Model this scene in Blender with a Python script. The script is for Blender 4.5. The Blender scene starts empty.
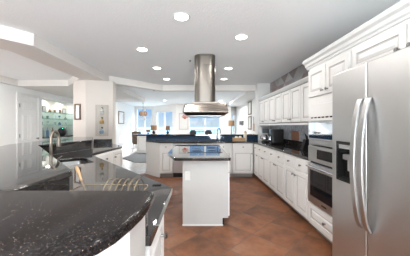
import bpy, bmesh, math, random
from mathutils import Vector, Matrix
random.seed(7)
S = bpy.context.scene
C = S.collection
PI = math.pi
R = math.radians

# ------------------------------------------------------------------ camera, world, light
cam_d = bpy.data.cameras.new('camera')
cam = bpy.data.objects.new('camera', cam_d); C.objects.link(cam)
cam.location = (0, 0, 1.31); cam.rotation_euler = (PI/2, 0, 0)
cam_d.sensor_width = 36.0; cam_d.lens = 215/410*36.0
cam_d.shift_x = 6/410; cam_d.shift_y = -2/410
cam_d.clip_start = 0.02; cam_d.clip_end = 6000
S.camera = cam
S.view_settings.view_transform = 'Standard'; S.view_settings.look = 'None'
S.view_settings.exposure = 0.47; S.view_settings.gamma = 1.0
S.view_settings.use_curve_mapping = False

W = bpy.data.worlds.new('sky'); S.world = W; W.use_nodes = True
nt = W.node_tree; nt.nodes.clear()
wo = nt.nodes.new('ShaderNodeOutputWorld'); bg = nt.nodes.new('ShaderNodeBackground')
tc = nt.nodes.new('ShaderNodeTexCoord'); sep = nt.nodes.new('ShaderNodeSeparateXYZ')
ramp = nt.nodes.new('ShaderNodeValToRGB')
ramp.color_ramp.elements[0].position = 0.0; ramp.color_ramp.elements[0].color = (0.60, 0.72, 0.82, 1)
ramp.color_ramp.elements[1].position = 0.5; ramp.color_ramp.elements[1].color = (0.72, 0.82, 0.95, 1)
e = ramp.color_ramp.elements.new(0.07); e.color = (0.30, 0.51, 0.84, 1)
e = ramp.color_ramp.elements.new(0.22); e.color = (0.22, 0.45, 0.84, 1)
mp = nt.nodes.new('ShaderNodeMapping'); mp.inputs['Scale'].default_value = (3, 3, 14)
nz = nt.nodes.new('ShaderNodeTexNoise'); nz.inputs['Scale'].default_value = 1.7; nz.inputs['Detail'].default_value = 5
cr = nt.nodes.new('ShaderNodeValToRGB'); cr.color_ramp.elements[0].position = 0.52; cr.color_ramp.elements[1].position = 0.72
mx = nt.nodes.new('ShaderNodeMix'); mx.data_type = 'RGBA'
mx.inputs['B'].default_value = (0.74, 0.79, 0.84, 1)
L = nt.links.new
L(tc.outputs['Generated'], sep.inputs[0]); L(sep.outputs['Z'], ramp.inputs[0])
L(tc.outputs['Generated'], mp.inputs[0]); L(mp.outputs[0], nz.inputs[0]); L(nz.outputs[0], cr.inputs[0])
L(cr.outputs[0], mx.inputs['Factor']); L(ramp.outputs[0], mx.inputs['A']); L(mx.outputs['Result'], bg.inputs[0])
mr = nt.nodes.new('ShaderNodeMapRange'); mr.inputs[1].default_value = 0.20; mr.inputs[2].default_value = 0.55; mr.inputs[3].default_value = 0.78; mr.inputs[4].default_value = 6.0
L(sep.outputs['Z'], mr.inputs[0]); L(mr.outputs[0], bg.inputs['Strength'])
L(bg.outputs[0], wo.inputs[0])

def light(name, kind, loc, power, rot=(0, 0, 0), size=1.0, size_y=None, color=(1, 1, 1), spread=None):
    d = bpy.data.lights.new(name, kind); o = bpy.data.objects.new(name, d); C.objects.link(o)
    o.location = loc; o.rotation_euler = rot; d.energy = power; d.color = color
    if kind == 'AREA':
        d.size = size
        if size_y: d.shape = 'RECTANGLE'; d.size_y = size_y
        else: d.shape = 'DISK'
        if spread: d.spread = spread
    elif kind == 'SUN': d.angle = R(0.6)
    else: d.shadow_soft_size = size
    return o

# sun through the sea-side windows; added fill lamps behind and left of the viewer
sun_dir = Vector((-4.5, -2.4, -1.5)).normalized()
light('sun', 'SUN', (6, 16, 8), 6.0, sun_dir.to_track_quat('-Z', 'Y').to_euler(), color=(1, 0.96, 0.9))
light('window_daylight', 'AREA', (-0.3, -3.35, 1.35), 14, (R(90), 0, 0), 3.6, 2.0, (0.94, 0.97, 1.0))  # added front fill facing into the kitchen
light('terrace_bounce', 'AREA', (-0.3, -4.3, 0.0), 1450, (R(142), 0, 0), 4.0, 2.0, (0.92, 0.97, 1.0))  # added fill aimed up at the ceiling through the back opening
light('side_window_daylight', 'AREA', (-5.9, 1.0, 1.4), 14, (R(95), 0, R(-90)), 2.6, 1.9, (0.94, 0.97, 1.0))  # added fill for the left side
LIV = 5.5
CAN = 5.5          # power of one ceiling can

# ------------------------------------------------------------------ materials
def mat(name, color=(0.8, 0.8, 0.8), rough=0.5, metal=0.0, spec=0.5, emit=None, estr=0.0):
    m = bpy.data.materials.new(name); m.use_nodes = True
    b = m.node_tree.nodes['Principled BSDF']
    b.inputs['Base Color'].default_value = (*color, 1); b.inputs['Roughness'].default_value = rough
    b.inputs['Metallic'].default_value = metal; b.inputs['Specular IOR Level'].default_value = spec
    if emit: b.inputs['Emission Color'].default_value = (*emit, 1); b.inputs['Emission Strength'].default_value = estr
    return m
def N(m, t): return m.node_tree.nodes.new(t)
def LK(m, a, b): m.node_tree.links.new(a, b)
def B(m): return m.node_tree.nodes['Principled BSDF']
def coords(m, scale=(1, 1, 1), rot=(0, 0, 0), space='Object'):
    t = N(m, 'ShaderNodeTexCoord'); p = N(m, 'ShaderNodeMapping')
    p.inputs['Scale'].default_value = scale; p.inputs['Rotation'].default_value = rot
    LK(m, t.outputs[space], p.inputs[0]); return p.outputs[0]
def noise(m, vec, scale, detail=3, rough=0.5):
    n = N(m, 'ShaderNodeTexNoise'); n.inputs['Scale'].default_value = scale; n.inputs['Detail'].default_value = detail
    n.inputs['Roughness'].default_value = rough; LK(m, vec, n.inputs['Vector']); return n.outputs[0]
def rampn(m, fac, stops):
    r = N(m, 'ShaderNodeValToRGB'); els = r.color_ramp.elements
    while len(els) < len(stops): els.new(0.5)
    for e, (p, c) in zip(els, stops): e.position = p; e.color = (*c, 1)
    LK(m, fac, r.inputs[0]); return r.outputs[0]
def mixc(m, fac, a, b, mode='MIX'):
    x = N(m, 'ShaderNodeMix'); x.data_type = 'RGBA'; x.blend_type = mode
    for s, v in (('Factor', fac), ('A', a), ('B', b)):
        if isinstance(v, (int, float)): x.inputs[s].default_value = v
        elif isinstance(v, tuple): x.inputs[s].default_value = (*v, 1)
        else: LK(m, v, x.inputs[s])
    return x.outputs['Result']
def bump(m, h, strength, dist=0.01):
    b = N(m, 'ShaderNodeBump'); b.inputs['Strength'].default_value = strength; b.inputs['Distance'].default_value = dist
    LK(m, h, b.inputs['Height']); LK(m, b.outputs[0], B(m).inputs['Normal'])
def math_n(m, op, a, b=None):
    x = N(m, 'ShaderNodeMath'); x.operation = op
    for i, v in enumerate((a, b)):
        if v is None: continue
        if isinstance(v, (int, float)): x.inputs[i].default_value = v
        else: LK(m, v, x.inputs[i])
    return x.outputs[0]

def painted(name, col, rough=0.6, bs=0.05, bscale=60):
    m = mat(name, col, rough); v = coords(m); bump(m, noise(m, v, bscale, 4), bs, 0.004); return m
M = {}
M['wall'] = painted('warm_white_paint', (0.79, 0.77, 0.75))
M['pillar'] = painted('pale_beige_paint', (0.66, 0.61, 0.57))
M['beam'] = painted('beam_paint', (0.78, 0.745, 0.715))
M['white_wall'] = painted('white_paint', (0.84, 0.835, 0.825))
M['ceiling'] = painted('textured_ceiling_paint', (0.92, 0.94, 0.955), 0.85, 0.9, 55)
M['trim'] = mat('white_gloss_trim', (0.76, 0.755, 0.745), 0.35)
cab = mat('cabinet_paint', (0.79, 0.775, 0.755), 0.4)
M['cab'] = cab
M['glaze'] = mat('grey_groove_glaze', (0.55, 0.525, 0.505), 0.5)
M['panel'] = mat('island_panel_paint', (0.56, 0.545, 0.525), 0.45)
M['gap'] = mat('shadow_gap_glaze', (0.36, 0.345, 0.33), 0.6)  # darker body colour paints shade into the gaps between doors
M['black'] = mat('black_plastic', (0.012, 0.012, 0.014), 0.3)
M['rubber'] = mat('matt_black', (0.012, 0.012, 0.012), 0.7, spec=0.2)
M['bglass'] = mat('black_glass', (0.008, 0.008, 0.01), 0.04)
M['nickel'] = mat('brushed_nickel', (0.33, 0.28, 0.23), 0.3, 1.0)
M['knob'] = mat('dark_nickel_knob', (0.25, 0.24, 0.23), 0.3, 1.0)
M['chrome'] = mat('chrome', (0.75, 0.76, 0.78), 0.1, 1.0)
M['graychrome'] = mat('grey_chrome', (0.12, 0.125, 0.135), 0.25, 1.0)
M['gold'] = mat('gold_wire', (0.27, 0.22, 0.155), 0.4, 0.9)
M['mirror'] = mat('microwave_mirror_glass', (0.75, 0.78, 0.82), 0.06, 1.0)
M['lens'] = mat('lit_lens', (1, 1, 1), 0.4, emit=(1, 0.95, 0.88), estr=12)
M['cream'] = mat('cream_ceramic', (0.80, 0.74, 0.64), 0.35)
M['greyfab'] = mat('grey_fabric', (0.10, 0.10, 0.105), 0.85)
M['copper'] = mat('brown_copper_panel', (0.42, 0.20, 0.12), 0.35, 0.4)
M['paper'] = mat('white_paper', (0.85, 0.85, 0.84), 0.8)

def steel(name, col, rough, axis):
    m = mat(name, col, rough, 1.0); sc = [3, 3, 3]
    for a in range(3):
        if a != axis: sc[a] = 260
    v = coords(m, tuple(sc)); n = noise(m, v, 1.0, 2)
    r = N(m, 'ShaderNodeMapRange'); r.inputs[3].default_value = rough-0.05; r.inputs[4].default_value = rough+0.07
    LK(m, n, r.inputs[0]); LK(m, r.outputs[0], B(m).inputs['Roughness']); return m
M['steel'] = steel('brushed_steel_fridge', (0.60, 0.595, 0.59), 0.34, 1)
M['hood'] = steel('brushed_steel_hood', (0.23, 0.20, 0.175), 0.27, 0)
M['chimney'] = steel('brushed_steel_chimney', (0.20, 0.18, 0.16), 0.33, 2)
M['ovensteel'] = steel('brushed_steel_oven', (0.66, 0.66, 0.66), 0.30, 1)
M['sinksteel'] = mat('satin_sink_steel', (0.30, 0.30, 0.30), 0.3, 1.0)

def wood(name, a, b, sc=(2, 30, 30), rough=0.5):
    m = mat(name, a, rough); v = coords(m, sc); n = noise(m, v, 1.0, 4, 0.6)
    LK(m, rampn(m, n, [(0.3, a), (0.7, b)]), B(m).inputs['Base Color']); return m
M['wood'] = wood('pale_wood', (0.42, 0.25, 0.13), (0.52, 0.34, 0.19))
M['darkwood'] = wood('dark_frame_wood', (0.10, 0.055, 0.035), (0.17, 0.10, 0.06))
M['midwood'] = wood('brown_wood', (0.12, 0.075, 0.05), (0.20, 0.13, 0.09))
M['wicker'] = wood('woven_wicker', (0.05, 0.035, 0.022), (0.14, 0.095, 0.06), (60, 60, 60), 0.8)
M['shade'] = wood('tan_lamp_shade', (0.20, 0.115, 0.06), (0.30, 0.18, 0.10), (40, 40, 90), 0.9)
M['rattan'] = wood('rattan_slats', (0.22, 0.11, 0.06), (0.36, 0.19, 0.11), (60, 60, 8), 0.7)

def granite(name, base, fleck, rough=0.05, hi=2.2, k=1.0):
    m = mat(name, base, rough); v = coords(m)
    n = noise(m, v, 130*k, 6, 0.65)
    c = rampn(m, n, [(0.30, tuple(x*0.35 for x in base)), (0.52, base), (0.72, tuple(min(1, x*hi) for x in base))])
    vo = N(m, 'ShaderNodeTexVoronoi'); vo.inputs['Scale'].default_value = 170*k; LK(m, v, vo.inputs['Vector'])
    wn = N(m, 'ShaderNodeSeparateColor'); LK(m, vo.outputs['Color'], wn.inputs[0])
    near = math_n(m, 'LESS_THAN', vo.outputs['Distance'], 0.30); few = math_n(m, 'GREATER_THAN', wn.outputs[0], 0.90)
    LK(m, mixc(m, math_n(m, 'MULTIPLY', near, few), c, fleck), B(m).inputs['Base Color']); return m
M['granite'] = granite('dark_granite', (0.018, 0.016, 0.016), (0.20, 0.15, 0.12), 0.03)
M['granite_front'] = granite('speckled_front_granite', (0.015, 0.0125, 0.0125), (0.26, 0.19, 0.14), 0.09, 4.0, 1.3)
B(M['granite_front']).inputs['Specular IOR Level'].default_value = 0.13
B(M['granite']).inputs['IOR'].default_value = 1.8
M['granite_blue'] = granite('blue_black_granite', (0.026, 0.054, 0.098), (0.12, 0.16, 0.22), 0.08)

# floor tiles: large slate squares laid on the diagonal
def tile_floor(name, size, cols, grout, rough):
    m = mat(name, cols[0], rough)
    v = coords(m, (1/size, 1/size, 1), (0, 0, R(45)))
    sp = N(m, 'ShaderNodeSeparateXYZ'); LK(m, v, sp.inputs[0])
    fx, fy = (math_n(m, 'FRACT', sp.outputs[i]) for i in (0, 1))
    ix, iy = (math_n(m, 'FLOOR', sp.outputs[i]) for i in (0, 1))
    cb = N(m, 'ShaderNodeCombineXYZ'); LK(m, ix, cb.inputs[0]); LK(m, iy, cb.inputs[1])
    wn = N(m, 'ShaderNodeTexWhiteNoise'); LK(m, cb.outputs[0], wn.inputs['Vector'])
    off = N(m, 'ShaderNodeVectorMath'); off.operation = 'MULTIPLY_ADD'; off.inputs[1].default_value = (7, 7, 7)
    LK(m, wn.outputs['Color'], off.inputs[0]); v2 = coords(m); LK(m, v2, off.inputs[2])
    n1 = noise(m, off.outputs[0], 2.6, 6, 0.62); n2 = noise(m, off.outputs[0], 9, 5, 0.7)
    t = math_n(m, 'ADD', math_n(m, 'MULTIPLY', n1, 0.85), math_n(m, 'MULTIPLY', wn.outputs['Value'], 0.16))
    t = math_n(m, 'SUBTRACT', t, 0.02)
    k = len(cols); c = rampn(m, t, [(0.30+0.40*i/(k-1), cols[i]) for i in range(k)])
    c = mixc(m, 0.55, c, rampn(m, n2, [(0.3, (0.45, 0.45, 0.45)), (0.7, (1, 1, 1))]), 'MULTIPLY')
    g = 0.012
    ex = math_n(m, 'LESS_THAN', math_n(m, 'MINIMUM', math_n(m, 'MINIMUM', fx, fy), math_n(m, 'MINIMUM', math_n(m, 'SUBTRACT', 1, fx), math_n(m, 'SUBTRACT', 1, fy))), g)
    LK(m, mixc(m, ex, c, grout), B(m).inputs['Base Color'])
    h = math_n(m, 'SUBTRACT', n2, math_n(m, 'MULTIPLY', ex, 0.6)); bump(m, h, 0.18, 0.006)
    return m
M['floor'] = tile_floor('diagonal_slate_tile', 0.46, [(0.125, 0.056, 0.032), (0.21, 0.086, 0.042), (0.32, 0.125, 0.058), (0.31, 0.16, 0.095)], (0.15, 0.085, 0.06), 0.42)
B(M['floor']).inputs['Specular IOR Level'].default_value = 0.3
M['floor2'] = tile_floor('pale_living_tile', 0.5, [(0.62, 0.60, 0.58), (0.70, 0.68, 0.66)], (0.5, 0.49, 0.48), 0.2)

def triangles():
    m = mat('triangle_mosaic', (0.4, 0.35, 0.35), 0.5); v = coords(m)
    sp = N(m, 'ShaderNodeSeparateXYZ'); LK(m, v, sp.inputs[0])
    y = math_n(m, 'MULTIPLY', sp.outputs[1], 2.2); z = math_n(m, 'MULTIPLY', sp.outputs[2], 2.6)
    a = math_n(m, 'FLOOR', math_n(m, 'ADD', y, z)); b = math_n(m, 'FLOOR', math_n(m, 'SUBTRACT', y, z)); c = math_n(m, 'FLOOR', math_n(m, 'MULTIPLY', z, 1.0))
    cb = N(m, 'ShaderNodeCombineXYZ')
    for i, x in enumerate((a, b, c)): LK(m, x, cb.inputs[i])
    wn = N(m, 'ShaderNodeTexWhiteNoise'); LK(m, cb.outputs[0], wn.inputs['Vector'])
    col = rampn(m, wn.outputs['Value'], [(0.0, (0.20, 0.155, 0.155)), (0.3, (0.32, 0.24, 0.245)), (0.6, (0.34, 0.33, 0.335)), (1.0, (0.45, 0.44, 0.44))])
    col = mixc(m, 0.35, col, rampn(m, noise(m, v, 18, 5), [(0.3, (0.4, 0.4, 0.4)), (0.7, (1, 1, 1))]), 'MULTIPLY')
    LK(m, col, B(m).inputs['Base Color']); return m
M['triangles'] = triangles()
def splash():
    m = mat('blue_grey_marble_tile', (0.5, 0.53, 0.58), 0.25); v = coords(m, (1, 1, 1), (R(45), 0, 0))
    br = N(m, 'ShaderNodeTexVoronoi'); br.feature = 'F1'; br.distance = 'CHEBYCHEV'; br.inputs['Scale'].default_value = 9; br.inputs['Randomness'].default_value = 0.0
    LK(m, v, br.inputs['Vector'])
    c = mixc(m, 0.5, rampn(m, noise(m, v, 14, 6, 0.65), [(0.3, (0.32, 0.35, 0.40)), (0.7, (0.62, 0.64, 0.68))]), rampn(m, br.outputs['Distance'], [(0.0, (0.56, 0.56, 0.57)), (1.0, (0.40, 0.41, 0.43))]), 'SOFT_LIGHT')
    LK(m, c, B(m).inputs['Base Color']); return m
M['splash'] = splash()
def rugm():
    m = mat('grey_rug', (0.12, 0.13, 0.14), 0.95); v = coords(m)
    LK(m, rampn(m, noise(m, v, 40, 4), [(0.3, (0.16, 0.17, 0.185)), (0.7, (0.23, 0.245, 0.26))]), B(m).inputs['Base Color']); return m
M['rug'] = rugm()
def seam():
    m = mat('sea_water', (0.05, 0.20, 0.30), 0.35); v = coords(m, (0.02, 0.004, 1))
    LK(m, rampn(m, noise(m, v, 1, 4), [(0.3, (0.10, 0.30, 0.42)), (0.7, (0.18, 0.42, 0.52))]), B(m).inputs['Base Color']); return m
M['sea'] = seam()
def glassm(name, tint, refl=1.0):
    m = bpy.data.materials.new(name); m.use_nodes = True; t = m.node_tree; t.nodes.clear()
    o = t.nodes.new('ShaderNodeOutputMaterial'); mix = t.nodes.new('ShaderNodeMixShader')
    tr = t.nodes.new('ShaderNodeBsdfTransparent'); gl = t.nodes.new('ShaderNodeBsdfGlossy'); lw = t.nodes.new('ShaderNodeLayerWeight'); pw = t.nodes.new('ShaderNodeMath'); pw.operation = 'POWER'; pw.inputs[1].default_value = 5.0; fr = t.nodes.new('ShaderNodeMath'); fr.operation = 'MULTIPLY_ADD'; fr.inputs[1].default_value = 0.95; fr.inputs[2].default_value = 0.045
    tr.inputs[0].default_value = (*tint, 1); gl.inputs['Roughness'].default_value = 0.02
    t.links.new(lw.outputs['Facing'], pw.inputs[0]); t.links.new(pw.outputs[0], fr.inputs[0])
    t.links.new(fr.outputs[0], mix.inputs[0]); t.links.new(tr.outputs[0], mix.inputs[1]); t.links.new(gl.outputs[0], mix.inputs[2]); t.links.new(mix.outputs[0], o.inputs[0])
    return m
M['glass'] = glassm('clear_window_glass', (0.97, 0.99, 0.99))
M['shelfglass'] = glassm('green_edge_shelf_glass', (0.78, 0.92, 0.89))
def artm(name, stops, sc):
    m = mat(name, (0.8, 0.8, 0.8), 0.6); v = coords(m)
    LK(m, rampn(m, noise(m, v, sc, 3), stops), B(m).inputs['Base Color']); return m
M['coral_art'] = artm('coral_print', [(0.0, (0.7, 0.69, 0.67)), (1.0, (0.74, 0.73, 0.71))], 6)
M['coral'] = mat('coral_red_ink', (0.50, 0.13, 0.09), 0.7)
M['grey_frame'] = mat('thin_grey_frame', (0.45, 0.44, 0.43), 0.5)
M['blue_art'] = artm('blue_figure_print', [(0.0, (0.82, 0.82, 0.82)), (0.55, (0.8, 0.81, 0.82)), (0.62, (0.45, 0.55, 0.65)), (0.7, (0.3, 0.42, 0.55))], 3)
M['grey_art'] = artm('grey_print', [(0.3, (0.74, 0.73, 0.71)), (0.7, (0.60, 0.59, 0.57))], 8)

# ------------------------------------------------------------------ mesh helpers
def tag(o, label=None, cat=None, group=None, kind=None):
    if label: o['label'] = label
    if cat: o['category'] = cat
    if group: o['group'] = group
    if kind: o['kind'] = kind
    return o
def empty(name, loc=(0, 0, 0), rz=0.0, label=None, cat=None, group=None):
    o = bpy.data.objects.new(name, None); C.objects.link(o); o.location = loc; o.rotation_euler = (0, 0, rz)
    o.empty_display_size = 0.05
    return tag(o, label, cat, group)
class MB:
    def __init__(s): s.bm = bmesh.new()
    def box(s, x0, x1, y0, y1, z0, z1):
        v = [s.bm.verts.new((x, y, z)) for x in (x0, x1) for y in (y0, y1) for z in (z0, z1)]
        for f in ((0, 1, 3, 2), (4, 6, 7, 5), (0, 4, 5, 1), (2, 3, 7, 6), (0, 2, 6, 4), (1, 5, 7, 3)): s.bm.faces.new([v[i] for i in f])
        return s
    def prism(s, poly, z0, z1):
        a = [s.bm.verts.new((x, y, z0)) for x, y in poly]; b = [s.bm.verts.new((x, y, z1)) for x, y in poly]
        n = len(poly); s.bm.faces.new(a[::-1]); s.bm.faces.new(b)
        for i in range(n): s.bm.faces.new((a[i], a[(i+1) % n], b[(i+1) % n], b[i]))
        return s
    def lathe(s, prof, c=(0, 0, 0), seg=20, axis='Z', sx=1, sy=1):
        rings = []
        for r, h in prof:
            ring = []
            for k in range(seg):
                a = 2*PI*k/seg; p = (r*math.cos(a)*sx, r*math.sin(a)*sy, h)
                if axis == 'X': p = (p[2], p[0], p[1])
                elif axis == 'Y': p = (p[0], p[2], p[1])
                ring.append(s.bm.verts.new((c[0]+p[0], c[1]+p[1], c[2]+p[2])))
            rings.append(ring)
        for a, b in zip(rings, rings[1:]):
            for k in range(seg): s.bm.faces.new((a[k], a[(k+1) % seg], b[(k+1) % seg], b[k]))
        s.bm.faces.new(rings[0][::-1]); s.bm.faces.new(rings[-1]); return s
    def tube(s, pts, r, seg=10, closed=False, flat=None):
        pts = [Vector(p) for p in pts]; n = len(pts); rings = []
        rr = r if isinstance(r, (list, tuple)) else [r]*n
        up = None
        for i, p in enumerate(pts):
            t = (pts[(i+1) % n]-pts[i-1]) if closed else (pts[min(i+1, n-1)]-pts[max(i-1, 0)])
            t.normalize()
            if up is None: up = Vector((0, 0, 1)) if abs(t.z) < 0.9 else Vector((1, 0, 0))
            u = t.cross(up).normalized(); w = u.cross(t).normalized(); up = w
            ring = []
            for k in range(seg):
                a = 2*PI*k/seg; fu, fw = flat if flat else (1, 1)
                ring.append(s.bm.verts.new(p+u*math.cos(a)*rr[i]*fu+w*math.sin(a)*rr[i]*fw))
            rings.append(ring)
        m = n if closed else n-1
        for i in range(m):
            a, b = rings[i], rings[(i+1) % n]
            for k in range(seg): s.bm.faces.new((a[k], a[(k+1) % seg], b[(k+1) % seg], b[k]))
        if not closed: s.bm.faces.new(rings[0][::-1]); s.bm.faces.new(rings[-1])
        return s
    def loops(s, rects, dark=()):
        """stack of rectangles (x0,x1,z0,z1,y) from back to front, bridged; faces -Y"""
        prev = None; j = 0
        for x0, x1, z0, z1, y in rects:
            r = [s.bm.verts.new(p) for p in ((x0, y, z0), (x1, y, z0), (x1, y, z1), (x0, y, z1))]
            if prev is None: s.bm.faces.new(r[::-1])
            else:
                for k in range(4):
                    f_ = s.bm.faces.new((prev[k], prev[(k+1) % 4], r[(k+1) % 4], r[k]))
                    if j in dark: f_.material_index = 1
            prev = r; j += 1
        s.bm.faces.new(prev); return s
    def frustum(s, b, t):
        """b, t = (x0,x1,y0,y1,z)"""
        A = [s.bm.verts.new(p) for p in ((b[0], b[2], b[4]), (b[1], b[2], b[4]), (b[1], b[3], b[4]), (b[0], b[3], b[4]))]
        D = [s.bm.verts.new(p) for p in ((t[0], t[2], t[4]), (t[1], t[2], t[4]), (t[1], t[3], t[4]), (t[0], t[3], t[4]))]
        s.bm.faces.new(A[::-1]); s.bm.faces.new(D)
        for k in range(4): s.bm.faces.new((A[k], A[(k+1) % 4], D[(k+1) % 4], D[k]))
        return s
    def build(s, name, m, parent=None, loc=(0, 0, 0), rz=0.0, bevel=0.0, seg=2, smooth=False, label=None, cat=None, group=None, kind=None, rot=None):
        bmesh.ops.recalc_face_normals(s.bm, faces=s.bm.faces)
        me = bpy.data.meshes.new(name); s.bm.to_mesh(me); s.bm.free()
        me.materials.append(M[m] if isinstance(m, str) else m)
        o = bpy.data.objects.new(name, me); C.objects.link(o); o.location = loc
        o.rotation_euler = rot if rot else (0, 0, rz)
        if parent: o.parent = parent
        if bevel:
            b = o.modifiers.new('bevel', 'BEVEL'); b.width = bevel; b.segments = seg; b.limit_method = 'ANGLE'; b.angle_limit = R(40); b.harden_normals = True
        if smooth or bevel:
            for p in me.polygons: p.use_smooth = True
            try: me.set_sharp_from_angle(angle=R(35))
            except Exception: pass
        return tag(o, label, cat, group, kind)
def cut(o, cutter_mb):
    """real opening in o: boolean difference, applied straight away"""
    c = cutter_mb.build('cutter', 'black'); c.parent = o.parent; c.location = o.location; c.rotation_euler = o.rotation_euler
    mods = [(m.type) for m in o.modifiers]
    b = o.modifiers.new('cut', 'BOOLEAN'); b.operation = 'DIFFERENCE'; b.object = c; b.solver = 'EXACT'
    bpy.context.view_layer.update()
    dg = bpy.context.evaluated_depsgraph_get()
    me = bpy.data.meshes.new_from_object(o.evaluated_get(dg)); o.modifiers.clear(); o.data = me
    bpy.data.objects.remove(c)
def offset(pts, d):
    """polyline shifted to its left by d, mitred"""
    out = []; n = len(pts)
    for i in range(n):
        p = Vector(pts[i]); a = (Vector(pts[i])-Vector(pts[i-1])).normalized() if i > 0 else None
        b = (Vector(pts[i+1])-Vector(pts[i])).normalized() if i < n-1 else None
        na = Vector((-a.y, a.x)) if a else None; nb = Vector((-b.y, b.x)) if b else None
        if na is None: q = p+nb*d
        elif nb is None: q = p+na*d
        else: mm = (na+nb).normalized(); q = p+mm*(d/max(0.3, mm.dot(na)))
        out.append((q.x, q.y))
    return out
def ribbon(pts, d0, d1): return offset(pts, d0)+offset(pts, d1)[::-1]
def struct(o): o['kind'] = 'structure'; return o
def dup_tree(o, parent=None):
    c = o.copy(); C.objects.link(c)
    if parent: c.parent = parent
    for ch in list(o.children): dup_tree(ch, c)
    return c

# ------------------------------------------------------------------ room shell
CZ = 2.5       # ceiling height
struct(MB().prism([(-6.0, -3.4), (2.1, -3.4), (2.1, 6.3), (-1.15, 6.3), (-1.62, 5.85), (-1.62, 4.4), (-6.0, 4.4)], -0.1, 0.0).build('floor', 'floor'))
struct(MB().prism([(-6.0, 4.4), (-1.62, 4.4), (-1.62, 5.85), (-1.15, 6.3), (2.1, 6.3), (2.1, 12.0), (2.1, 13.4), (-6, 13.4)], -0.1, 0.0).build('floor', 'floor2'))
struct(MB().box(-6.0, 2.2, -3.5, 13.5, CZ, CZ+0.1).build('ceiling', 'ceiling'))
# right wall of kitchen and living room
struct(MB().box(2.0, 2.2, -3.5, 6.3, 0, CZ).build('wall_right', 'wall'))
struct(MB().box(2.1, 2.3, 6.3, 12.2, 0, CZ).build('wall_right', 'white_wall'))
struct(MB().box(1.64, 2.1, 6.0, 6.3, 0, CZ).build('wall_right', 'white_wall'))
# wall behind the viewer, with a window opening
wb = struct(MB().box(-6.0, 2.2, -3.5, -3.4, 0, CZ).build('wall_back', 'wall'))
cut(wb, MB().box(-2.1, 1.5, -3.6, -3.3, 0.35, 2.35))
struct(MB().box(-2.1, 1.5, -3.47, -3.46, 0.35, 2.35).build('window_5', 'glass'))
# left wall with door opening, display niche
wl = struct(MB().box(-4.94, -4.74, 2.6, 9.2, 0, CZ).build('wall_left', 'white_wall'))
cut(wl, MB().box(-5.2, -4.5, 6.50, 8.25, 0.0, 2.17))
struct(MB().box(-5.12, -5.08, 6.4, 8.35, 0, 2.3).build('wall_left', painted('niche_paint', (0.84, 0.85, 0.80))))
struct(MB().box(-5.12, -4.94, 6.44, 6.50, 0, 2.3).build('wall_left', 'white_wall'))
struct(MB().box(-5.12, -4.94, 8.25, 8.31, 0, 2.3).build('wall_left', 'white_wall'))
struct(MB().box(-5.12, -4.94, 6.44, 8.31, 2.17, 2.23).build('wall_left', 'white_wall'))
struct(MB().box(-4.94, -3.9, 9.2, 9.35, 0, CZ).build('wall_left', 'white_wall'))
struct(MB().box(-4.05, -3.9, 9.35, 13.4, 0, CZ).build('wall_left', 'white_wall'))
wn_ = struct(MB().box(-6.1, -6.0, -3.5, 2.7, 0, CZ).build('wall_left', 'wall'))
cut(wn_, MB().box(-6.2, -5.9, -0.3, 2.3, 0.45, 2.35))
struct(MB().box(-6.06, -6.05, -0.3, 2.3, 0.45, 2.35).build('window_6', 'glass'))
struct(MB().box(-6.0, -4.74, 2.6, 2.75, 0, CZ).build('wall_left', 'wall'))
# pillar
PIL = [(-2.88, 4.92), (-2.52, 4.78), (-1.985, 4.95), (-1.985, 5.12), (-2.35, 5.5), (-2.88, 5.5)]
struct(MB().prism(PIL, 0, CZ-0.16).build('wall_pillar', 'pillar'))
# beams under the ceiling edge
ZB = 2.34
beam = [(-2.80, 1.95), (-2.13, 2.77), (-2.13, 5.09)]
struct(MB().prism(ribbon(beam, 0, 0.47), ZB, CZ).build('trim_1', 'beam'))
beam2 = [(-2.13, 5.09), (-1.05, 6.24), (2.0, 6.24)]
struct(MB().prism(ribbon(beam2, 0, 0.22), ZB, CZ).build('trim_2', 'beam'))
struct(MB().prism([(-4.74, 5.54), (-3.37, 5.54), (-2.62, 4.7), (-2.3, 5.2), (-2.3, 9.2), (-4.74, 9.2)], ZB, CZ).build('trim_3', 'beam'))
struct(MB().prism([(-4.74, 2.75), (-4.66, 2.75), (-4.66, 5.54), (-4.74, 5.54)], ZB, CZ).build('trim_4', 'beam'))
struct(MB().box(1.5, 2.1, 6.46, 11.7, 2.36, CZ).build('trim_5', 'white_wall'))

# far walls with windows
def wall_seg(p, q, openings, name, wname_start, zt=CZ, th=0.14):
    """wall from p to q (front faces the viewer); openings = (s0,s1,z0,z1,mullions) along it"""
    p = Vector(p); q = Vector(q); d = (q-p); ln = d.length; ang = math.atan2(d.y, d.x)
    w = struct(MB().box(0, ln, 0, th, 0, zt).build(name, 'wall', loc=(p.x, p.y, 0), rz=ang))
    for i, (s0, s1, z0, z1, muls, rails) in enumerate(openings):
        cut(w, MB().box(s0, s1, -0.2, th+0.2, z0, z1))
        fw = 0.06
        win = struct(empty('window_%d' % (wname_start+i), (p.x, p.y, 0), ang))
        f = MB(); f.box(s0, s0+fw, 0.02, th-0.02, z0, z1).box(s1-fw, s1, 0.02, th-0.02, z0, z1).box(s0+fw, s1-fw, 0.02, th-0.02, z1-fw, z1).box(s0+fw, s1-fw, 0.02, th-0.02, z0, z0+0.05)
        for mxx in muls: f.box(mxx-0.045, mxx+0.045, 0.03, th-0.03, z0+0.05, z1-fw)
        f.build('window_frame', 'trim', win, bevel=0.004)
        for rz_ in rails: MB().box(s0+fw, s1-fw, 0.03, th-0.03, rz_-0.03, rz_+0.03).build('window_rail', 'trim', win)
        MB().box(s0+fw*0.5, s1-fw*0.5, th/2-0.004, th/2+0.004, z0+0.02, z1-fw*0.5).build('pane', 'glass', win)
wall_seg((-3.9, 13.0), (-2.74, 13.0), [(0.10, 1.08, 0.1, 2.40, [0.58], [1.72])], 'wall_far', 1)
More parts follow.
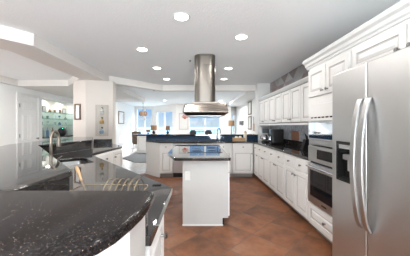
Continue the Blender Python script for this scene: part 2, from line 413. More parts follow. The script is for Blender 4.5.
wall_seg((-2.74, 13.0), (-1.22, 11.6), [(0.22, 1.76, 0.05, 2.17, [0.96], [])], 'wall_far', 2)
wall_seg((-1.22, 11.6), (1.72, 11.6), [(0.66, 2.40, 0.05, 2.20, [1.55], [])], 'wall_far', 3)
wall_seg((1.72, 11.6), (2.1, 12.2), [(0.12, 0.60, 0.3, 1.98, [], [])], 'wall_far', 4)

# outside: balcony, sea
tag(MB().box(-5, 4, 11.75, 14.6, -0.15, -0.02).build('balcony_slab', 'white_wall'), kind='structure')
rail = empty('balcony_railing', (0, 14.4, -0.02), 0, 'thin grey balcony railing outside the sea-view windows', 'railing')
rm = mat('grey_rail', (0.25, 0.26, 0.27), 0.5)
MB().box(-5, 4, -0.03, 0.03, 1.04, 1.09).build('top_rail', rm, rail)
MB().box(-5, 4, -0.02, 0.02, 0.10, 0.14).build('bottom_rail', rm, rail)
for k in range(10): MB().box(-5+k, -4.96+k, -0.02, 0.02, 0.0, 1.05).build('post', rm, rail)
sea = MB().box(-3000, 3000, 40, 5000, -30.2, -30).build('sea', 'sea'); tag(sea, 'blue-green sea out to the horizon beyond the windows', 'sea', kind='stuff')

# door on the left wall
d1 = struct(empty('door_1', (-4.735, 5.64, 0), R(90)))     # local +x = world +Y, faces +X (local -y)
dw = 0.66; dh = 2.13
MB().box(-0.07, 0.0, -0.03, 0.02, 0, dh+0.07).box(dw, dw+0.07, -0.03, 0.02, 0, dh+0.07).box(0, dw, -0.03, 0.02, dh, dh+0.07).build('door_frame', 'trim', d1, bevel=0.006)
leaf = MB().box(0.005, dw-0.005, -0.012, 0.02, 0.01, dh-0.005)
for cx0, cx1 in ((0.09, 0.30), (0.36, 0.57)):
    for z0, z1 in ((0.22, 0.78), (0.92, 1.62), (1.74, 2.0)):
        leaf.loops([(cx0, cx1, z0, z1, -0.0121), (cx0+0.012, cx1-0.012, z0+0.012, z1-0.012, -0.024), (cx0+0.03, cx1-0.03, z0+0.03, z1-0.03, -0.014), (cx0+0.05, cx1-0.05, z0+0.05, z1-0.05, -0.024)])
lf = leaf.build('door_leaf', 'trim', d1)
MB().lathe([(0.012, 0), (0.012, -0.03), (0.03, -0.045), (0.03, -0.065), (0.012, -0.075)], (dw-0.06, -0.012, 0.95), 14, 'Y').build('door_knob', 'knob', d1, smooth=True)
for z in (0.25, 1.05, 1.85): MB().box(-0.012, 0.014, -0.036, -0.02, z-0.05, z+0.05).build('hinge', 'knob', d1)

# ------------------------------------------------------------------ cabinet builder
def front(name, parent, x0, x1, z0, z1, knob=None, y=0.0, mat_='cab'):
    w = x1-x0; h = z1-z0; m = min(0.055, h*0.24); t = 0.02
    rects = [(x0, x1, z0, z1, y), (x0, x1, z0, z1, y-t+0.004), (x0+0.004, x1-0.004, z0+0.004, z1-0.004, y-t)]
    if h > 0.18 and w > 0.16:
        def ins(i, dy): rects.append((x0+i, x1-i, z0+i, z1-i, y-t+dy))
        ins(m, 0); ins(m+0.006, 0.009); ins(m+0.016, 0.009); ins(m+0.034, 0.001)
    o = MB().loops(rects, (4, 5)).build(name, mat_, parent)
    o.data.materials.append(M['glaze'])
    if knob:
        kx, kz = knob
        MB().lathe([(0.008, 0), (0.006, -0.014), (0.015, -0.02), (0.016, -0.027), (0.009, -0.032)], (kx, y-t, kz), 12, 'Y').build('knob', 'knob', o, smooth=True)
    return o
def base_cabinet(label, loc, rz, w, d, fronts, group=None, sink=False, h=0.872, name='base_cabinet', toe=0.09, mat_='cab'):
    t = empty(name, loc, rz, label, 'cabinet', group)
    bd = MB().box(0, w, 0, d, 0.10, 0.66 if sink else h)
    if sink: bd.box(0, w, 0, 0.015, 0.6601, h)
    bd.build('cabinet_body', mat_, t)
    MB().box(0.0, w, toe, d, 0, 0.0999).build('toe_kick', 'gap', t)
    for k, x0, x1, z0, z1, kn in fronts: front(k, t, x0, x1, z0, z1, kn, mat_=mat_)
    return t
def std_fronts(w, n=2):
    g = 0.012; fr = []; cw = (w-g)/n
    for i in range(n):
        x0 = g/2+i*cw+g/2; x1 = g/2+(i+1)*cw-g/2
        fr.append(('drawer', x0, x1, 0.70, 0.855, ((x0+x1)/2, 0.778)))
        kx = x1-0.035 if (i % 2 == 0) else x0+0.035
        fr.append(('door', x0, x1, 0.12, 0.68, (kx, 0.61)))
    return fr

# right-hand run: local x runs towards the viewer
RX = 1.40
grp = 'base cabinets along the right wall'
for (y0, w, n, lab) in ((5.40, 0.36, 1, 'narrow off-white base cabinet in the far right corner, next to the peninsula'),
                        (5.04, 0.78, 2, 'off-white double base cabinet on the right run, below the black appliance and coffee maker'),
                        (4.26, 0.78, 2, 'middle off-white double base cabinet on the right run, below the brown panel'),
                        (3.48, 0.765, 2, 'off-white double base cabinet on the right run, right beside the wall oven')):
    base_cabinet(lab, (RX, y0, 0), R(-90), w-0.004, 0.59, std_fronts(w-0.004, n), grp)

# upper cabinets
def wall_cabinet(label, y0, w, n, z0=1.36, z1=2.0, group='wall cabinets above the right counter'):
    t = empty('wall_cabinet', (1.69, y0, 0), R(-90), label, 'cabinet', group)
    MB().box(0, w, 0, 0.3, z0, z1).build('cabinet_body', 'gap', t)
    MB().box(0, w, -0.012, 0.02, z0-0.035, z0-0.0005).build('light_rail', 'cab', t, bevel=0.004)
    cw = w/n
    for i in range(n):
        x0 = i*cw+0.014; x1 = (i+1)*cw-0.014
        front('door', t, x0, x1, z0+0.02, z1-0.02, (x1-0.03 if i % 2 == 0 else x0+0.03, z0+0.07))
ul = ['off-white two-door wall cabinet at the far end, above the coffee maker', 'second off-white two-door wall cabinet from the far end, above the black appliance',
      'third off-white two-door wall cabinet from the far end, above the brown panel', 'off-white two-door wall cabinet next to the tall oven cabinet']
for i in range(4): wall_cabinet(ul[i], 5.99-i*0.8225, 0.819, 2)
# crown over the wall cabinets (profile swept along Y)
def crown(prof, ya, yb, name, m='trim'):
    mb = MB(); A = [mb.bm.verts.new((x, ya, z)) for x, z in prof]; D = [mb.bm.verts.new((x, yb, z)) for x, z in prof]; n = len(prof)
    mb.bm.faces.new(A); mb.bm.faces.new(D[::-1])
    for k in range(n): mb.bm.faces.new((A[k], A[(k+1) % n], D[(k+1) % n], D[k]))
    return struct(mb.build(name, m))
crown([(1.99, 2.001), (1.672, 2.001), (1.66, 2.02), (1.64, 2.04), (1.635, 2.06), (1.655, 2.07), (1.99, 2.07)], 5.99, 2.715, 'trim_6')

# tall oven cabinet and over-fridge cabinet
TX = 1.385
tall = empty('oven_cabinet', (TX, 2.70, 0), R(-90), 'tall off-white cabinet housing the microwave and wall oven beside the fridge', 'cabinet')
mb = MB(); mb.box(0, 0.03, 0, 0.60, 0.1, 2.02).box(0.72, 0.75, 0, 0.60, 0.1, 2.02).box(0.03, 0.72, 0.58, 0.60, 0.1, 2.02)
mb.box(0.03, 0.72, 0, 0.58, 0.1, 0.385).box(0.03, 0.72, 0, 0.58, 1.565, 2.02).build('cabinet_body', 'cab', tall)
MB().box(0, 0.75, 0.09, 0.6, 0, 0.0999).build('toe_kick', 'gap', tall)
front('door', tall, 0.012, 0.370, 1.66, 1.985, (0.33, 1.71)); front('door', tall, 0.382, 0.738, 1.66, 1.985, (0.42, 1.71))
front('drawer', tall, 0.012, 0.738, 0.13, 0.365, (0.375, 0.25))
over = empty('fridge_cabinet', (TX, 1.945, 0), R(-90), 'off-white cabinet above the steel fridge', 'cabinet')
MB().box(0, 1.05, 0, 0.60, 1.79, 2.02).build('cabinet_body', 'cab', over)
front('door', over, 0.03, 0.52, 1.80, 1.985, (0.48, 1.83)); front('door', over, 0.535, 1.02, 1.80, 1.985, (0.57, 1.83))
crown([(1.99, 2.021), (1.375, 2.021), (1.37, 2.04), (1.355, 2.05), (1.35, 2.08), (1.325, 2.095), (1.32, 2.125), (1.335, 2.14), (1.99, 2.14)], 2.745, 0.89, 'trim_7')

# wall surfaces on the right
struct(MB().box(1.985, 1.999, 2.72, 5.99, 1.02, 1.34).build('wall_splash', 'splash'))
tag(MB().box(1.988, 1.9985, 2.76, 6.0, 2.075, CZ-0.002).build('mosaic_panel', 'triangles'), 'mauve and grey triangle mosaic panel above the right wall cabinets', 'wall panel')

# worktops
ct = [(1.372, 2.705), (1.372, 5.43), (-1.0, 5.43), (-1.47, 5.93), (-1.47, 5.975), (1.638, 5.975), (1.638, 5.995), (1.984, 5.995), (1.984, 2.705)]
tag(MB().prism(ct, 0.874, 0.914).build('worktop', 'granite', bevel=0.008), 'dark granite L-shaped worktop on the right run and the peninsula', 'worktop')
tag(MB().box(1.965, 1.985, 2.71, 5.98, 0.915, 1.015).build('backsplash', 'granite', bevel=0.003), 'low dark granite upstand along the right wall below the tiles', 'backsplash')
tag(MB().box(-1.47, 1.638, 5.976, 5.999, 0.9145, 1.035).build('backsplash', 'granite_blue'), 'blue-black granite splash below the peninsula bar top', 'backsplash')
tag(MB().prism([(-1.75, 5.95), (1.638, 5.95), (1.638, 6.42), (-1.75, 6.42), (-1.9, 6.27), (-1.9, 6.1)], 1.036, 1.075).build('bar_counter', 'granite', bevel=0.01), 'long raised granite bar top along the peninsula', 'bar top')
struct(MB().box(-1.47, 1.64, 6.0, 6.14, 0, 1.035).build('wall_peninsula', 'panel'))

# peninsula cabinets (face the viewer)
PY = 5.47
base_cabinet('off-white one-door cabinet at the left end of the peninsula, left of the dishwasher', (-1.0, PY, 0), 0, 0.33, 0.50, std_fronts(0.33, 1), 'peninsula cabinets')
base_cabinet('off-white sink cabinet in the peninsula, behind the island', (-0.05, PY, 0), 0, 0.89, 0.50, std_fronts(0.89, 2), 'peninsula cabinets')
base_cabinet('off-white one-door cabinet at the right end of the peninsula', (0.85, PY, 0), 0, 0.53, 0.50, std_fronts(0.53, 1), 'peninsula cabinets')
ep = empty('end_panel', (-1.0, 5.5, 0), 0, 'angled off-white panel closing the left end of the peninsula', 'panel')
MB().prism([(-0.005, -0.03), (-0.005, 0.47), (-0.455, 0.47), (-0.455, 0.43)], 0.0, 0.872).build('panel', 'cab', ep)
MB().prism([(0.002, -0.045), (0.002, -0.032), (-0.458, 0.428), (-0.47, 0.428)], 0.0, 0.09).build('plinth', 'trim', ep)
dwsh = empty('dishwasher', (-0.665, PY, 0), 0, 'stainless steel dishwasher in the peninsula', 'dishwasher')
MB().box(0, 0.60, 0, 0.5, 0.1, 0.872).build('tub', 'black', dwsh)
MB().box(0.005, 0.595, -0.025, 0, 0.12, 0.74).build('door', 'ovensteel', dwsh, bevel=0.004)
MB().box(0.005, 0.595, -0.025, 0, 0.75, 0.865).build('control_panel', 'ovensteel', dwsh, bevel=0.004)
MB().tube([(0.06, -0.025, 0.70), (0.06, -0.055, 0.70), (0.54, -0.055, 0.70), (0.54, -0.025, 0.70)], 0.009).build('handle', 'chrome', dwsh, smooth=True)
MB().box(0.005, 0.595, 0.04, 0.5, 0, 0.0995).build('toe_kick', 'black', dwsh)

# ------------------------------------------------------------------ wall oven, microwave
ov = empty('wall_oven', (TX, 2.67, 0.388), R(-90), 'stainless wall oven with a dark glass door under the microwave', 'oven')
MB().box(0.003, 0.687, 0.0, 0.55, 0, 0.685).build('oven_body', 'black', ov)
dr = MB().box(0.0, 0.69, -0.035, -0.001, 0.0, 0.475).build('door', 'ovensteel', ov, bevel=0.005)
MB().box(0.06, 0.63, -0.038, -0.0355, 0.09, 0.40).build('door_glass', 'bglass', dr)
MB().tube([(0.05, -0.035, 0.445), (0.05, -0.075, 0.445), (0.64, -0.075, 0.445), (0.64, -0.035, 0.445)], 0.012).build('door_handle', 'chrome', dr, smooth=True)
MB().box(0.30, 0.39, -0.0365, -0.0352, 0.035, 0.052).build('badge', 'black', dr)
cp = MB().box(0.0, 0.69, -0.03, -0.001, 0.50, 0.685).build('control_panel', 'ovensteel', ov, bevel=0.005)
MB().box(0.20, 0.52, -0.0325, -0.0305, 0.545, 0.65).build('display', 'bglass', cp)
for k in range(4): MB().lathe([(0.010, 0), (0.010, -0.006)], (0.555+0.03*k, -0.030, 0.60), 10, 'Y').build('button', 'chrome', cp)
mw = empty('microwave', (TX, 2.67, 1.085), R(-90), 'built-in stainless microwave with a vented top trim above the wall oven', 'microwave')
MB().box(0.003, 0.687, 0.0, 0.50, 0.0, 0.475).build('microwave_body', 'black', mw)
MB().box(0.0, 0.69, -0.02, -0.001, 0.004, 0.06).build('lower_trim', 'ovensteel', mw, bevel=0.003)
vt = MB().box(0.0, 0.69, -0.02, -0.001, 0.285, 0.475).build('vent_trim', 'cab', mw, bevel=0.003)
for k in range(8): MB().box(0.05+k*0.075, 0.105+k*0.075, -0.0215, -0.0195, 0.315, 0.33).build('vent_slot', 'rubber', vt)
md = MB().box(0.0, 0.53, -0.03, -0.001, 0.064, 0.28).build('door', 'ovensteel', mw, bevel=0.004)
MB().box(0.02, 0.51, -0.032, -0.0295, 0.082, 0.262).build('door_glass', 'mirror', md)
MB().box(0.535, 0.69, -0.03, -0.001, 0.064, 0.28).build('keypad', 'bglass', mw, bevel=0.003)

# ------------------------------------------------------------------ fridge
fr = empty('fridge', (1.12, 1.815, 0), R(-90), 'large side-by-side stainless steel fridge with curved handles', 'fridge')
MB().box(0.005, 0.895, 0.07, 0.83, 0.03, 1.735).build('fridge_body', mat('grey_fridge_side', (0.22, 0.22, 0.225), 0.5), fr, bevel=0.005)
MB().box(0.02, 0.88, 0.06, 0.7, 0.0, 0.0295).build('base_grille', 'rubber', fr)
fd = MB().box(0.0, 0.371, 0.0, 0.065, 0.05, 1.74).build('freezer_door', 'steel', fr, bevel=0.012, seg=3)
cut(fd, MB().box(0.075, 0.255, -0.05, 0.055, 0.89, 1.18))
MB().box(0.378, 0.90, 0.0, 0.065, 0.05, 1.74).build('fridge_door', 'steel', fr, bevel=0.012, seg=3)
ds = MB()
ds.box(0.066, 0.264, -0.004, 0.0, 1.18, 1.189).box(0.066, 0.264, -0.004, 0.0, 0.881, 0.89).box(0.066, 0.075, -0.004, 0.0, 0.89, 1.18).box(0.255, 0.264, -0.004, 0.0, 0.89, 1.18)
ds.box(0.0752, 0.2548, 0.050, 0.0545, 0.8902, 1.1798).box(0.0752, 0.078, 0, 0.05, 0.8902, 1.1798).box(0.252, 0.2548, 0, 0.05, 0.8902, 1.1798)
dsp = ds.build('dispenser', 'rubber', fd)
MB().box(0.0785, 0.2515, -0.002, 0.048, 1.10, 1.179).build('control_panel', 'bglass', dsp, bevel=0.004)
MB().box(0.10, 0.235, -0.004, -0.0022, 1.135, 1.165).build('display', 'ovensteel', dsp)
MB().prism([(0.12, 0.012), (0.22, 0.0), (0.225, 0.045), (0.115, 0.045)], 1.05, 1.09).build('ice_chute', 'ovensteel', dsp, bevel=0.004)
MB().box(0.14, 0.20, 0.035, 0.045, 0.96, 1.05).build('paddle', 'ovensteel', dsp, bevel=0.004)
MB().box(0.08, 0.25, 0.0, 0.049, 0.8905, 0.905).build('drip_tray', 'rubber', dsp)
def fhandle(x, tilt):
    pts = []; n = 24
    for i in range(n+1):
        t = i/n; z = 0.615+(1.495-0.615)*t; b = math.sin(PI*t)
        pts.append((x, -0.010-0.058*b**0.6, z))
    mb = MB(); prev = None
    for p in pts:
        w = 0.0205; d = 0.008
        r = [mb.bm.verts.new(q) for q in ((p[0]-w, p[1]-d, p[2]), (p[0]+w, p[1]-d, p[2]), (p[0]+w, p[1]+d, p[2]), (p[0]-w, p[1]+d, p[2]))]
        if prev is None: mb.bm.faces.new(r[::-1])
        else:
            for k in range(4): mb.bm.faces.new((prev[k], prev[(k+1) % 4], r[(k+1) % 4], r[k]))
        prev = r
    mb.bm.faces.new(prev); return mb
M['handle'] = steel('fridge_handle_steel', (0.50, 0.495, 0.49), 0.33, 2)
fhandle(0.340, 0).build('handle', 'handle', fr, bevel=0.004); fhandle(0.410, 0).build('handle', 'handle', fr, bevel=0.004)

# ------------------------------------------------------------------ island
isl = empty('island_cabinet', (0, 2.83, 0), 0, 'off-white island cabinet standing on the slate floor under the hood', 'cabinet')
MB().box(-0.215, 0.385, 0, 1.62, 0.10, 0.872).box(-0.215, 0.31, 0, 1.62, 0, 0.1).build('cabinet_body', 'panel', isl)
MB().box(-0.22, 0.315, -0.012, -0.0005, 0, 0.018).build('base_strip', 'trim', isl)
MB().box(0.311, 0.33, 0.006, 1.61, 0, 0.0995).build('toe_kick', 'rubber', isl)
sd = empty('side_fronts', (0.385, 0.0, 0), R(90)); sd.parent = isl
for i in range(3):
    x0 = 0.02+i*0.53; x1 = x0+0.51
    front('drawer', isl, x0, x1, 0.70, 0.855, ((x0+x1)/2, 0.778)); front('door', isl, x0, x1, 0.12, 0.68, (x1-0.04, 0.60))
for o in [c for c in isl.children if c.name.split('.')[0] in ('drawer', 'door')]:
    o.rotation_euler = (0, 0, R(90)); o.location = (0.385, 0, 0)
bpy.data.objects.remove(sd)
def rpoly(pts):
    """pts = (x,y,r): rounded polygon"""
    out = []; n = len(pts)
    for i in range(n):
        x, y, r = pts[i]; p = Vector((x, y)); a = Vector(pts[i-1][:2]); b = Vector(pts[(i+1) % n][:2])
        if r <= 0: out.append((x, y)); continue
        u = (a-p).normalized(); w = (b-p).normalized(); half = math.acos(max(-1, min(1, u.dot(w))))/2
        t = r/math.tan(half); c = p+(u+w).normalized()*(r/math.sin(half))
        s0 = p+u*t-c; s1 = p+w*t-c; a0 = math.atan2(s0.y, s0.x); da = math.atan2(s1.y, s1.x)-a0
        while da > PI: da -= 2*PI
        while da < -PI: da += 2*PI
        k = 10
        for j in range(k+1): out.append((c.x+r*math.cos(a0+da*j/k), c.y+r*math.sin(a0+da*j/k)))
    return out
itop = rpoly([(-0.31, 2.69, 0.05), (0.405, 2.69, 0.04), (0.43, 4.55, 0.05), (-0.50, 4.55, 0.12), (-0.47, 3.2, 0.25)])
tag(MB().prism(itop, 0.8725, 0.912).build('island_worktop', 'granite', bevel=0.008), 'dark polished granite top of the kitchen island', 'worktop')
ck = empty('cooktop', (0.09, 3.62, 0.912), 0, 'black glass cooktop set into the island top under the hood', 'cooktop')
MB().box(-0.26, 0.26, -0.42, 0.42, 0.0003, 0.006).build('glass_plate', 'bglass', ck, bevel=0.002)
ring = mat('burner_ring', (0.05, 0.05, 0.052), 0.3)
for (bx, by, br) in ((-0.12, -0.24, 0.09), (0.12, -0.22, 0.075), (-0.12, 0.2, 0.075), (0.12, 0.22, 0.10)):
    MB().lathe([(br, 0.0061), (br, 0.0068), (br-0.006, 0.0068), (br-0.006, 0.0061)], (bx, by, 0), 32).build('burner', ring, ck)
ol = empty('outlet', (-0.147, 2.829, 0.655), 0, 'white double electrical outlet on the end panel of the island', 'outlet')
MB().box(-0.035, 0.035, -0.007, 0.0, -0.058, 0.058).build('cover_plate', 'trim', ol, bevel=0.003)
for z in (-0.024, 0.024): MB().lathe([(0.016, -0.0095), (0.016, -0.007)], (0, 0, z), 16, 'Y').build('socket', 'cream', ol)

# ------------------------------------------------------------------ range hood
hd = empty('range_hood', (0.10, 3.70, 1.47), 0, 'stainless steel island hood with a tall chimney hanging from the ceiling', 'hood')
MB().prism([(0.178*math.copysign(abs(math.cos(2*PI*k/48))**0.55, math.cos(2*PI*k/48)), 0.16*math.copysign(abs(math.sin(2*PI*k/48))**0.75, math.sin(2*PI*k/48))) for k in range(48)], 0.23, CZ-1.47-0.001).build('chimney', 'chimney', hd, smooth=True)
vg = MB().box(-0.07, 0.075, -0.163, -0.1595, 0.86, 0.995).build('vent_grille', mat('grey_grille', (0.22, 0.21, 0.20), 0.4, 0.8), hd)
for k in range(7): MB().box(-0.06, 0.065, -0.1655, -0.1625, 0.872+k*0.017, 0.881+k*0.017).build('slat', 'nickel', vg)
MB().frustum((-0.35, 0.35, -0.46, 0.46, 0.045), (-0.325, 0.325, -0.41, 0.41, 0.185)).build('canopy', 'hood', hd, bevel=0.02, seg=3)
MB().frustum((-0.29, 0.29, -0.40, 0.40, 0.0), (-0.35, 0.35, -0.46, 0.46, 0.0448)).build('lower_lip', 'hood', hd, bevel=0.004)
MB().box(-0.235, 0.235, -0.26, 0.26, 0.1855, 0.23).build('top_plate', 'hood', hd, bevel=0.006)
MB().box(-0.25, 0.25, -0.35, 0.35, -0.006, -0.0005).build('filter', 'ovensteel', hd)
for s in (-1, 1): MB().lathe([(0.03, -0.009), (0.03, -0.0065)], (0.17*s, -0.30, 0), 16).build('hood_lamp', 'cream', hd)

# ------------------------------------------------------------------ left side: raised bar, sink counter
inner = [(-2.37, 4.80), (-1.87, 3.77), (-2.03, 2.72), (-0.69, 1.17), (-0.70, 0.81), (-0.19, 0.81)]
outer = [(-0.16, 0.78), (-0.158, 0.70), (-0.163, 0.62), (-0.175, 0.55), (-0.19, 0.495), (-0.21, 0.453), (-0.235, 0.422), (-0.27, 0.393), (-0.32, 0.365), (-0.40, 0.335), (-0.5, 0.315), (-0.8, 0.38), (-1.0, 0.62), (-1.08, 1.04), (-2.32, 2.47), (-2.48, 2.78), (-2.66, 3.8), (-2.74, 4.82), (-2.53, 4.765)]
tag(MB().prism(inner[:5]+[(-1.055, 0.81)]+outer[13:], 1.036, 1.07).build('bar_counter', 'granite', bevel=0.008, seg=2), 'polished granite raised bar ledge running back to the pillar behind the left sink', 'bar counter')
tag(MB().prism([(-1.053, 0.808), (-0.19, 0.808)]+outer[:13], 1.036, 1.07).build('bar_counter', 'granite_front', bevel=0.010, seg=3), 'speckled dark granite bar counter with a curved edge in the left foreground', 'bar counter')
ln = [(-2.36, 4.775)]+inner[1:]
tag(MB().prism(ribbon(ln, -0.012, -0.034), 0.9145, 1.0355).build('backsplash', 'granite'), 'dark granite splash between sink counter and raised bar top', 'backsplash')
struct(MB().prism(ribbon(ln[:-1]+[(-0.2405, 0.81)], -0.0345, -0.19), 0, 1.0355).build('wall_pony', 'trim'))
struct(MB().box(-0.240, -0.193, 0.60, 0.773, 0, 1.0355).build('trim_8', 'panel'))
low = [(-0.172, 0.774), (-0.172, 1.39), (-1.55, 3.05), (-1.505, 4.22), (-2.0, 4.935), (-2.36, 4.82), (-1.885, 3.765), (-2.043, 2.715), (-0.704, 1.165), (-0.714, 0.822), (-0.239, 0.822), (-0.239, 0.774)]
lw = tag(MB().prism(low, 0.874, 0.914).build('worktop', 'granite'), 'dark polished granite sink counter on the left behind the raised bar', 'worktop')
sang = math.atan2(0.76, -0.65)
sd_ = Vector((-0.65, 0.76)); sn_ = Vector((0.76, 0.65)); sc_ = Vector((-1.415, 2.43))
def sinkpoly(a, b, r):
    pts = []
    for su, sv in ((-1, -1), (1, -1), (1, 1), (-1, 1)):
        q = sc_+sd_*su*a+sn_*sv*b; pts.append((q.x, q.y, r))
    return rpoly(pts)
cut(lw, MB().prism(sinkpoly(0.27, 0.15, 0.06), 0.8, 1.0))
bv = lw.modifiers.new('bevel', 'BEVEL'); bv.width = 0.006; bv.segments = 2; bv.limit_method = 'ANGLE'; bv.angle_limit = R(40); bv.harden_normals = True
for p in lw.data.polygons: p.use_smooth = True
lw.data.set_sharp_from_angle(angle=R(35))
sk = empty('sink', (0, 0, 0), 0, 'stainless undermount sink in the left counter behind the faucet', 'sink')
mb = MB()
o1 = sinkpoly(0.285, 0.165, 0.07); i1 = sinkpoly(0.268, 0.148, 0.06); i2 = sinkpoly(0.24, 0.12, 0.05)
ringz = [[mb.bm.verts.new((x, y, z)) for x, y in pl] for pl, z in ((o1, 0.71), (o1, 0.873), (i1, 0.873), (i2, 0.73))]
for a, b in zip(ringz, ringz[1:]):
    for k in range(len(a)): mb.bm.faces.new((a[k], a[(k+1) % len(a)], b[(k+1) % len(a)], b[k]))
mb.bm.faces.new(ringz[0][::-1]); mb.bm.faces.new(ringz[-1])
mb.build('basin', 'sinksteel', sk, smooth=True)
MB().lathe([(0.04, 0.7302), (0.04, 0.734), (0.025, 0.732)], (sc_.x, sc_.y, 0), 18).build('drain', 'chrome', sk)
# pillar upstand
tag(MB().prism([(-2.35, 4.80), (-1.99, 4.912), (-1.995, 4.935), (-2.36, 4.825)], 0.9145, 1.012).build('backsplash', 'granite'), 'low dark granite upstand at the foot of the beige pillar', 'backsplash')
# cabinets of the left counter
c1 = base_cabinet('white base cabinet with one door at the near end of the left counter', (-0.212, 0.827, 0), R(90), 0.40, 0.44,
    [('door', 0.01, 0.355, 0.12, 0.85, (0.262, 0.755))], mat_='trim')
c2 = base_cabinet('off-white angled sink cabinet below the left sink counter', (-0.42, 1.60, 0), math.atan2(0.76, -0.65), 1.55, 0.42, std_fronts(1.55, 3), sink=True)
c3 = base_cabinet('off-white drawer cabinet at the far end of the left counter, below the pillar', (-1.535, 3.20, 0), R(88), 0.56, 0.30, std_fronts(0.56, 1), 'far cabinets of the left counter')
c4 = base_cabinet('off-white full-door cabinet at the far end of the left counter, facing the dining nook', (-1.52, 3.77, 0), R(88), 0.42, 0.30,
    [('door', 0.01, 0.41, 0.12, 0.855, (0.05, 0.76))], 'far cabinets of the left counter')

# faucet on the left counter
fc = empty('faucet', (-1.445, 2.10, 0.9145), R(95), 'brushed nickel gooseneck faucet at the left sink', 'faucet')
MB().lathe([(0.027, 0), (0.027, 0.008), (0.02, 0.02), (0.019, 0.07), (0.016, 0.085)], (0, 0, 0), 18).build('base', 'nickel', fc, smooth=True)
pts = [(0, 0, 0.07), (0, 0, 0.26)]+[(0.065-0.065*math.cos(a), 0, 0.275+0.065*math.sin(a)) for a in [PI*i/12 for i in range(0, 13)]]+[(0.131, 0, 0.255)]
MB().tube(pts, 0.0135, 12).build('spout', 'nickel', fc, smooth=True)
MB().lathe([(0.015, 0.262), (0.018, 0.25), (0.021, 0.185), (0.016, 0.18)], (0.132, 0, 0), 16).build('spray_head', 'nickel', fc, smooth=True)
MB().tube([(0, -0.018, 0.055), (0, -0.05, 0.065), (0.0, -0.10, 0.10)], [0.008, 0.007, 0.005], 8).build('lever', 'nickel', fc, smooth=True)

# gold wire dish rack
rk = empty('dish_rack', (-0.475, 1.10, 0.9145), 0, 'gold wire dish rack on the left sink counter behind the bar top', 'dish rack')
def rrect(a, b, z, r=0.03): return [(x, y, z) for x, y in rpoly([(-a, -b, r), (a, -b, r), (a, b, r), (-a, b, r)])]
mb = MB().tube(rrect(0.185, 0.12, 0.012), 0.0035, 6, True).tube(rrect(0.19, 0.125, 0.06), 0.0035, 6, True)
for k in range(9): x = -0.16+k*0.04; mb.tube([(x, -0.125, 0.06), (x, -0.12, 0.012), (x, 0.12, 0.012), (x, 0.125, 0.06)], 0.002, 6)
mb.build('basket', 'gold', rk, smooth=True)
for k in range(6):
    x = 0.02+k*0.03
    MB().tube([(x-0.02+0.05*math.sin(t*PI/2)*0.6, -0.075+0.15*t, 0.012+0.112*math.sin(t*PI)**0.6) for t in [i/14 for i in range(15)]], 0.003, 6).build('plate_loop', 'gold', rk, smooth=True)
br = empty('dish_brush', (-0.552, 1.06, 0.93), 0, 'wooden-handled dish brush leaning in the gold dish rack', 'brush')
MB().tube([(0.0, 0, 0.03), (-0.025, 0.02, 0.07), (-0.05, 0.04, 0.10)], 0.003, 8).build('wire_neck', 'gold', br, smooth=True)
MB().tube([(-0.05, 0.04, 0.10), (-0.07, 0.055, 0.13), (-0.088, 0.068, 0.156), (-0.095, 0.072, 0.166)], [0.006, 0.009, 0.009, 0.006], 10).build('handle', 'wood', br, smooth=True)
MB().lathe([(0.016, 0.0), (0.018, 0.012), (0.012, 0.03)], (0.004, -0.004, 0.0), 14).build('bristles', 'cream', br, smooth=True)

# ------------------------------------------------------------------ peninsula and right counter items
pf = empty('faucet', (0.50, 5.80, 0.9145), R(-60), 'slim chrome gooseneck faucet on the peninsula', 'faucet')
MB().lathe([(0.022, 0), (0.022, 0.01), (0.014, 0.02), (0.013, 0.06)], (0, 0, 0), 16).build('base', 'graychrome', pf, smooth=True)
MB().tube([(0, 0, 0.05), (0, 0, 0.26)]+[(0.06-0.06*math.cos(a), 0, 0.27+0.06*math.sin(a)) for a in [PI*i/12 for i in range(13)]]+[(0.12, 0, 0.20)], 0.012, 10).build('spout', 'graychrome', pf, smooth=True)
MB().tube([(0, 0.013, 0.045), (0, 0.06, 0.07)], [0.006, 0.004], 8).build('lever', 'graychrome', pf, smooth=True)
tag(MB().lathe([(0.018, 0), (0.02, 0.01), (0.02, 0.07), (0.008, 0.085), (0.008, 0.11)], (0, 0, 0), 14).build('soap_dispenser', 'graychrome', loc=(0.66, 5.82, 0.9145), smooth=True), 'small chrome soap dispenser right of the peninsula faucet', 'soap dispenser')
ty = empty('serving_tray', (1.06, 5.70, 0.9145), 0, 'pale wooden tray on the right end of the peninsula counter', 'tray')
MB().box(-0.16, 0.14, -0.1, 0.1, 0, 0.02).build('tray_base', 'wood', ty, bevel=0.004)
MB().box(-0.16, 0.14, -0.1, -0.088, 0.0205, 0.085).box(-0.16, 0.14, 0.088, 0.1, 0.0205, 0.085).box(-0.16, -0.148, -0.088, 0.088, 0.0205, 0.085).box(0.128, 0.14, -0.088, 0.088, 0.0205, 0.085).build('tray_rim', 'wood', ty, bevel=0.003)
for k, (x, h) in enumerate(((-0.07, 0.10), (0.03, 0.11))):
    tag(MB().lathe([(0.035, 0), (0.042, 0.03), (0.04, h*0.8), (0.02, h)], (0, 0, 0), 14).build('bread_roll', 'cream', loc=(1.06+x, 5.70, 0.935), smooth=True), ['cream-coloured roll in the left half of the wooden tray', 'cream-coloured roll in the right half of the wooden tray'][k], 'bread roll')
cn = empty('canister', (1.245, 5.80, 0.9145), 0, 'tall cream canister on the peninsula, right of the wooden tray', 'canister')
MB().lathe([(0.04, 0), (0.045, 0.01), (0.045, 0.21), (0.04, 0.22)], (0, 0, 0), 20).build('jar', 'cream', cn, smooth=True)
MB().lathe([(0.043, 0.2205), (0.043, 0.24), (0.012, 0.25), (0.014, 0.27), (0.006, 0.275)], (0, 0, 0), 20).build('lid', 'wood', cn, smooth=True)

